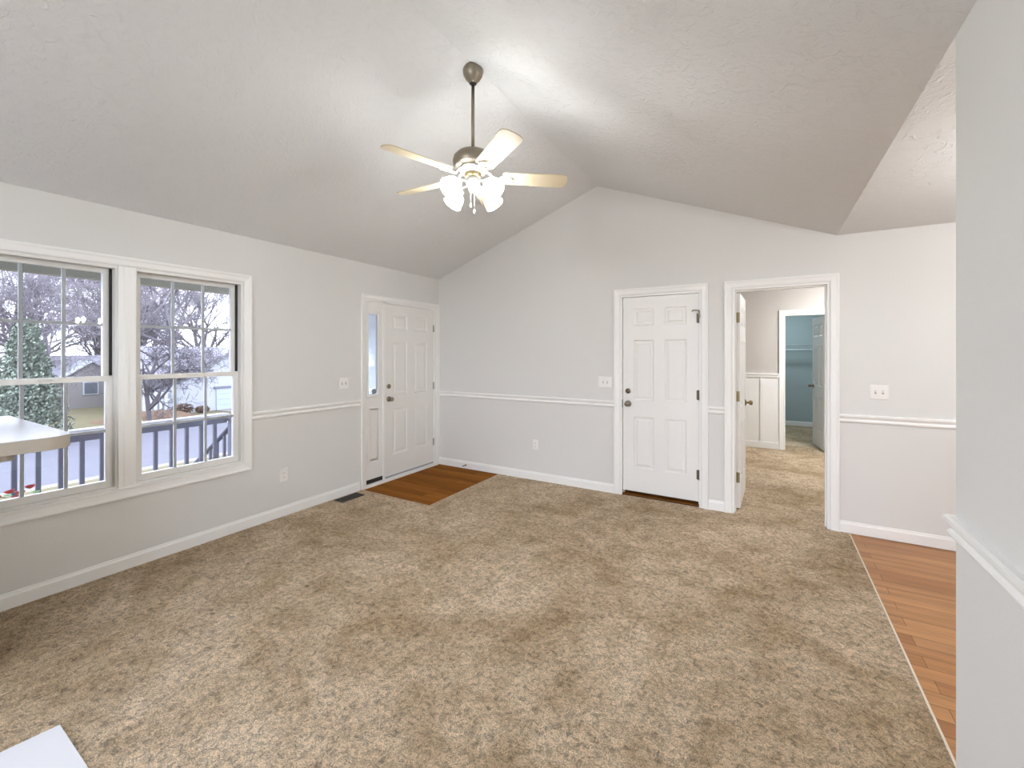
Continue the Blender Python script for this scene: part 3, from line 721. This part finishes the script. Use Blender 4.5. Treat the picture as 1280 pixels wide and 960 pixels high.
def fill_dome(x, y, label, m='fill_dome'):  # unseen flush lights, added to brighten hall, dining side and closet
    t = thing('flush_fill_light', (x, y, H), label, 'added ceiling light')
    bm = bmesh.new(); lathe(bm, [(0, 0.001), (0.17, 0.0), (0.17, -0.02), (0.15, -0.028), (0, -0.028)], (x, y, H), (0, 0, 1), 32); obj('pan', bm, 'nickel', t)
    bm = bmesh.new(); lathe(bm, [(0.150, -0.028), (0.145, -0.05), (0.11, -0.08), (0.06, -0.095), (0, -0.10)], (x, y, H), (0, 0, 1), 32); obj('glass_dome', bm, m, t)
fill_dome(4.9, 2.25, 'unseen flush ceiling light added to brighten the room beyond the doorway', 'fill_dome_hall')
fill_dome(5.8, -5.2, 'unseen flush light added as fill on the dining side ceiling, behind the wall end')

fill_dome(4.0, 4.9, 'unseen cool-white light added on the closet ceiling to brighten it', 'fill_dome_closet')
gp = thing('fill_pendant', (RX, -6.1, RZ), 'unseen round glass pendant added on the ridge behind the camera as fill light', 'added fill light')  # unseen lamp added to light the ceiling and walls near the camera
bm = bmesh.new(); lathe(bm, [(0, 0.01), (0.06, 0.005), (0.055, -0.03), (0.012, -0.05), (0.006, -0.05), (0.006, -0.70), (0.04, -0.70), (0.04, -0.75), (0, -0.75)], (RX, -6.1, RZ - .02), (0, 0, 1), 24); obj('stem', bm, 'fan_nickel', gp)
bm = bmesh.new(); lathe(bm, [(0, -0.15)] + [(0.15 * math.cos(R(a)), 0.15 * math.sin(R(a))) for a in range(-80, 81, 10)] + [(0, 0.15)], (RX, -6.1, RZ - .90), (0, 0, 1), 32); obj('fill_globe', bm, 'fill_globe', gp)
# ------------------------------------------------------------------ countertop end and white board
bt = thing('bar_counter', (0.6, -4.2, 0), 'rounded tan-edged countertop end jutting in from the left, before the window', 'countertop')
cz = 1.110
tipx, tipy = 1.135, -3.775
bm = bmesh.new()
def rounded(x0, x1, y0, y1, r):
    pts = [(x0, y0), (x1, y0)]
    for k in range(25): a = R(k * 90 / 24); pts.append((x1 - r + r * math.cos(a), y1 - r + r * math.sin(a)))
    pts.append((x0, y1)); return pts
def slab(bm, pts, z0, z1):
    a = [bm.verts.new((x, y, z0)) for x, y in pts]; b = [bm.verts.new((x, y, z1)) for x, y in pts]; n = len(pts)
    bm.faces.new(list(reversed(a))); bm.faces.new(b)
    for i in range(n): bm.faces.new((a[i], a[(i + 1) % n], b[(i + 1) % n], b[i]))
slab(bm, rounded(0.02, tipx, -4.62, tipy, 0.10), cz - 0.002, cz); obj('laminate_top', bm, 'laminate', bt)
bm = bmesh.new(); slab(bm, rounded(0.02, tipx, -4.62, tipy, 0.10), cz - 0.055, cz - 0.002)
bmesh.ops.bevel(bm, geom=[e for e in bm.edges if abs(e.verts[0].co.z - e.verts[1].co.z) < 1e-6], offset=0.012, segments=3, affect='EDGES')
obj('edge_band', bm, 'tan_edge', bt)
bm = bmesh.new(); slab(bm, rounded(0.02, tipx - 0.05, -4.5, tipy - 0.17, 0.03), cz - 0.085, cz - 0.055); obj('molding', bm, 'tan_edge', bt)
obj('knee_wall', B(0.014, 0.82, -4.50, -4.16, 0.0, cz - 0.085), 'wall', bt)
bm = bmesh.new()
p0, pa, pb = Vector((1.372, -3.884)), Vector((1.342, -4.10)), Vector((1.760, -3.893))
pc = Vector((1.74, -4.11))
pts = [pa, pc, pb, p0]
slab(bm, [tuple(p) for p in pts], 0.0, 0.016)
tag(obj('white_board', bm, 'white_board'), 'white flat board lying on the carpet in the bottom left corner', 'board')

# ------------------------------------------------------------------ outside
def quad_strip(bm, rows):
    vr = [[bm.verts.new(p) for p in r] for r in rows]
    for a, b in zip(vr, vr[1:]):
        for k in range(len(a) - 1): bm.faces.new((a[k], a[k + 1], b[k + 1], b[k]))
def ground(x):
    pts = [(-1.9, -0.55), (-4, -0.90), (-10.5, -2.02), (-14.2, -2.36), (-33, -2.80), (-120, -2.6)]
    for (xa, za), (xb, zb) in zip(pts, pts[1:]):
        if xb <= x <= xa: return za + (zb - za) * (x - xa) / (xb - xa)
    return pts[0][1] if x > -1.9 else pts[-1][1]
def strip(name, x0, x1, m, dz=0.0, y0=-60, y1=90, label=None, cat=None):
    bm = bmesh.new(); xs = sorted({x0, x1, *[x for x in (-4, -10.5, -14.2, -33) if x0 < x < x1]})
    quad_strip(bm, [[(x, y, ground(x) + dz) for y in (y0, y1)] for x in xs]); return struct(name, bm, m, label, cat)
strip('lawn', -13.5, -0.2, 'lawn', label='winter lawn sloping down to the street', cat='lawn')
strip('sidewalk', -14.2, -13.5, 'concrete', label='pale sidewalk along the near side of the street', cat='sidewalk')
strip('street', -23.5, -14.2, 'asphalt', label='grey asphalt street beyond the porch', cat='street')
strip('far_lawn', -120, -23.5, 'lawn', 0.02, label='brown lawn across the street', cat='lawn')
# porch
bm = bmesh.new(); box(bm, -1.95, -0.15, -9, 0.6, -0.14, -0.10); box(bm, -1.93, -1.80, -9, 0.6, -0.55, -0.14)
struct('porch_floor', bm, 'deck', 'pale porch floor outside the windows', 'porch')
struct('porch_ceiling', B(-2.15, -0.15, -9, 0.6, 2.42, 2.46), 'porch_ceiling')
struct('porch_beam', B(-1.86, -1.74, -9, 0.6, 2.17, 2.42), 'beam', 'grey green porch beam across the top of the windows', 'beam')
pr = thing('porch_railing', (-1.80, -3, -0.10), 'porch railing with white cap and dark balusters outside the windows', 'railing')
bm = B(-1.86, -1.74, -8.9, -1.735, 0.722, 0.752, bev=0.006); obj('cap_rail', bm, 'porch_paint', pr)
obj('top_rail', B(-1.82, -1.78, -8.9, -1.735, 0.64, 0.722), 'rail_dark', pr)
obj('bottom_rail', B(-1.82, -1.78, -8.9, -1.735, 0.0, 0.07), 'porch_paint', pr)
y = -1.86
while y > -6.4:
    obj('baluster', B(-1.816, -1.784, y - 0.016, y + 0.016, 0.07, 0.64), 'rail_dark', pr); y -= 0.142
np_ = thing('newel_post', (-1.80, -1.66, -0.10), 'dark capped newel post at the top of the porch steps', 'post')
obj('post', B(-1.84, -1.76, -1.70, -1.62, -0.10, 0.66), 'rail_dark', np_)
bm = B(-1.87, -1.73, -1.73, -1.59, 0.66, 0.69, bev=0.006); lathe(bm, [(0.06, 0.69), (0.02, 0.73), (0, 0.735)], (-1.80, -1.66, 0), (0, 0, 1), 4); obj('cap', bm, 'rail_dark', np_)
sr = thing('stair_railing', (-2.6, -1.66, -0.9), 'dark sloping handrail down the porch steps', 'railing')
bm = bmesh.new(); tube(bm, [(-1.89, -1.66, 0.55), (-3.3, -1.66, -0.35)], 0.03, 6); obj('handrail', bm, 'rail_dark', sr)
for i in range(8):
    x = -2.0 - i * 0.17; zt = 0.55 + (x + 1.845) * 0.9 / 1.455
    obj('baluster', B(x - 0.014, x + 0.014, -1.674, -1.646, ground(x) - 0.02, zt), 'rail_dark', sr)
st_ = bmesh.new()
for i in range(3): box(st_, -2.27 - 0.32 * i, -1.95 - 0.32 * i, -1.60, -0.2, -1.0, -0.26 - 0.16 * i)
struct('porch_steps', st_, 'concrete')
# potted flowers on the porch near the window
fp = thing('flower_pot', (-0.42, -3.66, -0.10), 'red flowers and green leaves in a pot outside the left window', 'potted plant')
fpx, fpy = -0.42, -3.66
bm = bmesh.new(); lathe(bm, [(0, -0.10), (0.10, -0.10), (0.145, 0.28), (0.155, 0.28), (0.155, 0.32), (0.13, 0.32), (0.125, 0.27), (0, 0.27)], (fpx, fpy, 0), (0, 0, 1), 20); obj('pot', bm, 'pot', fp)
rnd = random.Random(5)
bm = bmesh.new()
for i in range(60):
    a = rnd.uniform(0, 6.28); r_ = rnd.uniform(0.0, 0.15); z = 0.36 + rnd.uniform(0.02, 0.19)
    c = Vector((fpx + r_ * math.cos(a), fpy + r_ * math.sin(a), z)); u_ = Vector((math.cos(a), math.sin(a), rnd.uniform(-.3, .6))).normalized() * 0.05; w_ = Vector((-math.sin(a), math.cos(a), rnd.uniform(-.3, .3))) * 0.018
    bm.faces.new([bm.verts.new(p) for p in (c - u_ * .2, c + u_ * .4 + w_, c + u_, c + u_ * .4 - w_)])
for i in range(8): tube(bm, [(fpx, fpy, 0.27), (fpx + rnd.uniform(-.1, .1), fpy + rnd.uniform(-.1, .1), 0.50)], 0.003, 5)
obj('leaves', bm, 'green', fp, recalc=False)
for i in range(9):
    bm = bmesh.new(); c = Vector((fpx + rnd.uniform(-.12, .12), fpy + rnd.uniform(-.12, .12), rnd.uniform(0.50, 0.57)))
    lathe(bm, [(0, 0), (0.014, 0.006), (0.026, 0.020), (0.022, 0.026), (0.008, 0.016), (0, 0.018)], c, (rnd.uniform(-.4, .4), rnd.uniform(-.4, .4), 1), 8); obj('flower', bm, 'red', fp)
# houses across the street
def gable(bm, x0, x1, y0, y1, z0, z1, along='y', over=0.35, th=0.12):
    """two roof slabs; ridge along y or x"""
    if along == 'y':
        xm = (x0 + x1) / 2
        k = (z1 - z0) / (x1 - xm)
        for s in (-1, 1):
            xe = (x1 + over) if s > 0 else (x0 - over); ze = z0 - over * k
            pts = [(xm, z1), (xe, ze), (xe, ze + th), (xm, z1 + th)]
            prism(bm, pts, y0 - over, y1 + over)
    else:
        ym = (y0 + y1) / 2; k = (z1 - z0) / (y1 - ym); t = bmesh.new()
        for s in (-1, 1):
            ye = (y1 + over) if s > 0 else (y0 - over); ze = z0 - over * k
            prism(t, [(ym, z1), (ye, ze), (ye, ze + th), (ym, z1 + th)], -(x1 + over), -(x0 - over))
        bmesh.ops.transform(t, matrix=Matrix(((0, -1, 0, 0), (1, 0, 0, 0), (0, 0, 1, 0), (0, 0, 0, 1))), verts=t.verts[:])
        merge(bm, t)
GH = -2.80
h1 = thing('house', (-36, 15, GH), 'white house with grey roof and garage across the street', 'house')
obj('wall', B(-40, -33, 8.6, 23, GH, -0.10), 'siding', h1)
bm = bmesh.new(); gable(bm, -40, -33, 8.6, 23, -0.10, 1.85, 'y', over=0.4); obj('roof', bm, 'roof', h1)
GY0, GY1, GM = 9.5, 16.1, 12.8
bm = bmesh.new(); box(bm, -33, -31.0, GY0, GY1, GH, -0.10)
v5 = [bm.verts.new((-31.0, y_, z_)) for y_, z_ in ((GY0, -0.10), (GY1, -0.10), (GM, 1.45))]; v6 = [bm.verts.new((-34.0, y_, z_)) for y_, z_ in ((GY0, -0.10), (GY1, -0.10), (GM, 1.45))]
bm.faces.new(v5); bm.faces.new(list(reversed(v6)))
for a, b in ((0, 1), (1, 2), (2, 0)): bm.faces.new((v5[a], v6[a], v6[b], v5[b]))
obj('garage_wing', bm, 'siding', h1)
bm = bmesh.new(); gable(bm, -36.5, -31.0, GY0, GY1, -0.08, 1.50, 'x', over=0.35); obj('garage_roof', bm, 'roof', h1)
bm = bmesh.new()
for i in range(4): box(bm, -31.0, -30.95, 11.8, 15.4, GH + 0.05 + i * 0.40, GH + 0.05 + i * 0.40 + 0.385)
obj('garage_door', bm, 'garage', h1)
bm = bmesh.new(); box(bm, -31.0, -30.9, 11.65, 15.55, GH + 1.64, GH + 1.80); obj('garage_header', bm, 'rail_dark', h1)
h2 = thing('house', (-45, 8.7, GH), 'taupe house with pale roof and small front gable seen through the left window', 'house')
obj('wall', B(-48, -42, 6.1, 11.6, GH, -0.35), 'house_grey', h2)
bm = bmesh.new(); gable(bm, -48, -42, 6.1, 11.6, -0.35, 1.15, 'y', over=0.3); obj('roof', bm, 'roof', h2)
bm = bmesh.new(); box(bm, -42.0, -41.2, 6.4, 9.2, GH, -0.25)
v5 = [bm.verts.new((-41.2, y_, z_)) for y_, z_ in ((6.4, -0.25), (9.2, -0.25), (7.8, 0.72))]; v6 = [bm.verts.new((-44, y_, z_)) for y_, z_ in ((6.4, -0.25), (9.2, -0.25), (7.8, 0.72))]
bm.faces.new(v5); bm.faces.new(list(reversed(v6)))
for a, b in ((0, 1), (1, 2), (2, 0)): bm.faces.new((v5[a], v6[a], v6[b], v5[b]))
obj('gable_wing', bm, 'house_grey', h2)
bm = bmesh.new(); gable(bm, -45, -41.2, 6.4, 9.2, -0.25, 0.76, 'x', over=0.25); obj('gable_roof', bm, 'siding', h2)
for y_, xf in ((7.3, -41.2), (9.9, -42.0)):
    f = obj('window', B(xf, xf + 0.06, y_, y_ + 0.9, -1.75, -0.75), 'siding', h2); obj('pane', B(xf + 0.06, xf + 0.08, y_ + .08, y_ + .82, -1.67, -.83), 'pane_dark', f)
# drive, mulch bank, fence, shrubs
struct('driveway', (lambda b: (quad_strip(b, [[(x, y_, ground(x) + 0.05) for y_ in (11.6, 15.6)] for x in (-30.95, -27, -23.5)]), b)[1])(bmesh.new()), 'concrete')
bm = bmesh.new()
quad_strip(bm, [[(x, y_, ground(x) + 0.03 + z_ * k_) for y_, k_ in ((5.0, 0), (6.4, 1), (8.2, 1), (8.9, 0))] for x, z_ in ((-31.5, 0.0), (-30.0, 0.5), (-27.5, 0.5), (-25.0, 0.0))])
struct('mulch_bank', bm, 'mulch', 'red brown mulch bank below the white fence', 'flower bed')
fe = thing('picket_fence', (-31.2, 7.2, -2.3), 'white picket fence beside the white house', 'fence')
for z_ in (-1.25, -1.75): obj('rail', B(-31.24, -31.2, 6.7, 9.05, z_, z_ + 0.09), 'porch_paint', fe)
for i in range(8):
    y_ = 6.7 + i * 0.29; obj('picket', B(-31.2, -31.17, y_, y_ + 0.17, -2.4, -1.05), 'porch_paint', fe)
def leafball(bm, c, r, n, size, rnd):
    for i in range(n):
        while True:
            p = Vector((rnd.uniform(-1, 1), rnd.uniform(-1, 1), rnd.uniform(-1, 1)))
            if 0.35 < p.length < 1.0: break
        q = Vector(c) + Vector((p.x * r[0], p.y * r[1], p.z * r[2]))
        u_ = Vector((rnd.gauss(0, 1), rnd.gauss(0, 1), rnd.gauss(0, 1))).normalized(); w_ = u_.orthogonal().normalized()
        u_ *= size; w_ *= size * 0.6
        bm.faces.new([bm.verts.new(x_) for x_ in (q - u_, q + w_, q + u_, q - w_)])
def evergreen(x, y, h, r, seed, label):
    rnd = random.Random(seed); z = ground(x)
    t = thing('evergreen_tree', (x, y, z), label, 'tree')
    bm = bmesh.new(); tube(bm, [(x, y, z - 0.1), (x, y, z + h * .6)], [0.16, 0.06], 8); obj('trunk', bm, 'bark', t)
    bm = bmesh.new()
    for k in range(7):
        f = k / 6; rr = r * (1 - 0.72 * f)
        leafball(bm, (x, y, z + h * (0.16 + 0.78 * f)), (rr, rr, h * 0.13), 1500, 0.075, rnd)
    obj('foliage', bm, 'leaf', t, recalc=False)
evergreen(-24.0, 1.0, 5.2, 1.55, 1, 'dark evergreen tree showing through the left window, beside the taupe house')
evergreen(-27.0, -2.2, 6.6, 1.8, 2, 'taller dark evergreen cut off by the left edge of the photo')
for (x, y, r_, s_, lb) in ((-30.2, 9.35, 0.5, 3, 'low rounded brown shrub at the left corner of the garage wing'), (-30.3, 10.6, 0.32, 4, 'smaller low brown shrub between the corner shrub and the garage door')):
    t = thing('shrub', (x, y, ground(x)), lb, 'shrub'); rnd = random.Random(s_)
    bm = bmesh.new(); leafball(bm, (x, y, ground(x) + r_ * .8), (r_, r_ * 1.3, r_ * .8), 350, 0.09, rnd); obj('leaves', bm, 'mulch', t, recalc=False)
    bm = bmesh.new(); tube(bm, [(x, y, ground(x) - .05), (x, y, ground(x) + r_)], 0.04, 6); obj('stem', bm, 'bark', t)
# bare trees
def bare_tree_mesh(seed, h, spread=1.0, levels=5, low=0.28):
    rnd = random.Random(seed); V = []; F = []
    def seg(p, q, r0, r1):
        x, y, d = frame_of(q - p); b = len(V); n = 5 if r0 > 0.04 else 3
        for c, r_ in ((p, r0), (q, r1)):
            for k in range(n): V.append(c + (x * math.cos(6.2832 * k / n) + y * math.sin(6.2832 * k / n)) * r_)
        for k in range(n): F.append((b + k, b + (k + 1) % n, b + n + (k + 1) % n, b + n + k))
    def grow(p, d, ln, r, lv):
        nseg = 3 if lv > 0 else 4
        q = p
        for i in range(nseg):
            d = (d + Vector((rnd.gauss(0, .13), rnd.gauss(0, .13), rnd.gauss(0.03, .09)))).normalized()
            e = q + d * ln / nseg; r1 = r * (1 - 0.55 * (i + 1) / nseg); r0 = r * (1 - 0.55 * i / nseg)
            seg(q, e, max(r0, .008), max(r1, .008)); q = e
            if lv < levels and (lv > 0 or (i + 1) / nseg > low):
                for j in range(3 if lv == 0 else rnd.choice((1, 2))):
                    a = rnd.uniform(0, 6.283); x, y, dd = frame_of(d); tl = R(rnd.uniform(28, 62)) * spread
                    nd = (d * math.cos(tl) + (x * math.cos(a) + y * math.sin(a)) * math.sin(tl)).normalized()
                    grow(q, nd, ln * rnd.uniform(.48, .70), r1 * .72, lv + 1)
    grow(Vector((0, 0, -0.1)), Vector((0, 0, 1)), h * .62, h * .022, 0)
    me = bpy.data.meshes.new('bare_tree'); me.from_pydata([tuple(v_) for v_ in V], [], F); me.update(); return me
TM = [bare_tree_mesh(11, 6.5, 1.15, 5, 0.2), bare_tree_mesh(12, 13, 0.95, 5, 0.25), bare_tree_mesh(13, 15, 0.85, 5, 0.3), bare_tree_mesh(14, 12, 1.0, 5, 0.2)]
TM[0].materials.append(M['bark'])
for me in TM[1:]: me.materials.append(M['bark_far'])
t = bpy.data.objects.new('bare_tree', TM[0]); C.objects.link(t); t.location = (-26.0, 6.1, ground(-26.0)); t.rotation_euler = (0, 0, 0.5)
tag(t, 'low spreading dark bare tree in front of the picket fence', 'tree')
rnd = random.Random(77)
i = 0
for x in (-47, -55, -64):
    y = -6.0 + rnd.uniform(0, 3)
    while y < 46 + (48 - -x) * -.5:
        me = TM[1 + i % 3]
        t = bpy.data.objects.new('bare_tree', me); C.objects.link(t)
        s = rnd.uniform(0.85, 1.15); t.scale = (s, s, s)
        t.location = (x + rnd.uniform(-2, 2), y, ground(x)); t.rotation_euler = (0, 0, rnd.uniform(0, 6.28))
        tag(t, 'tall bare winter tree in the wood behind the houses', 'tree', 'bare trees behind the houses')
        y += rnd.uniform(4.8, 6.8); i += 1
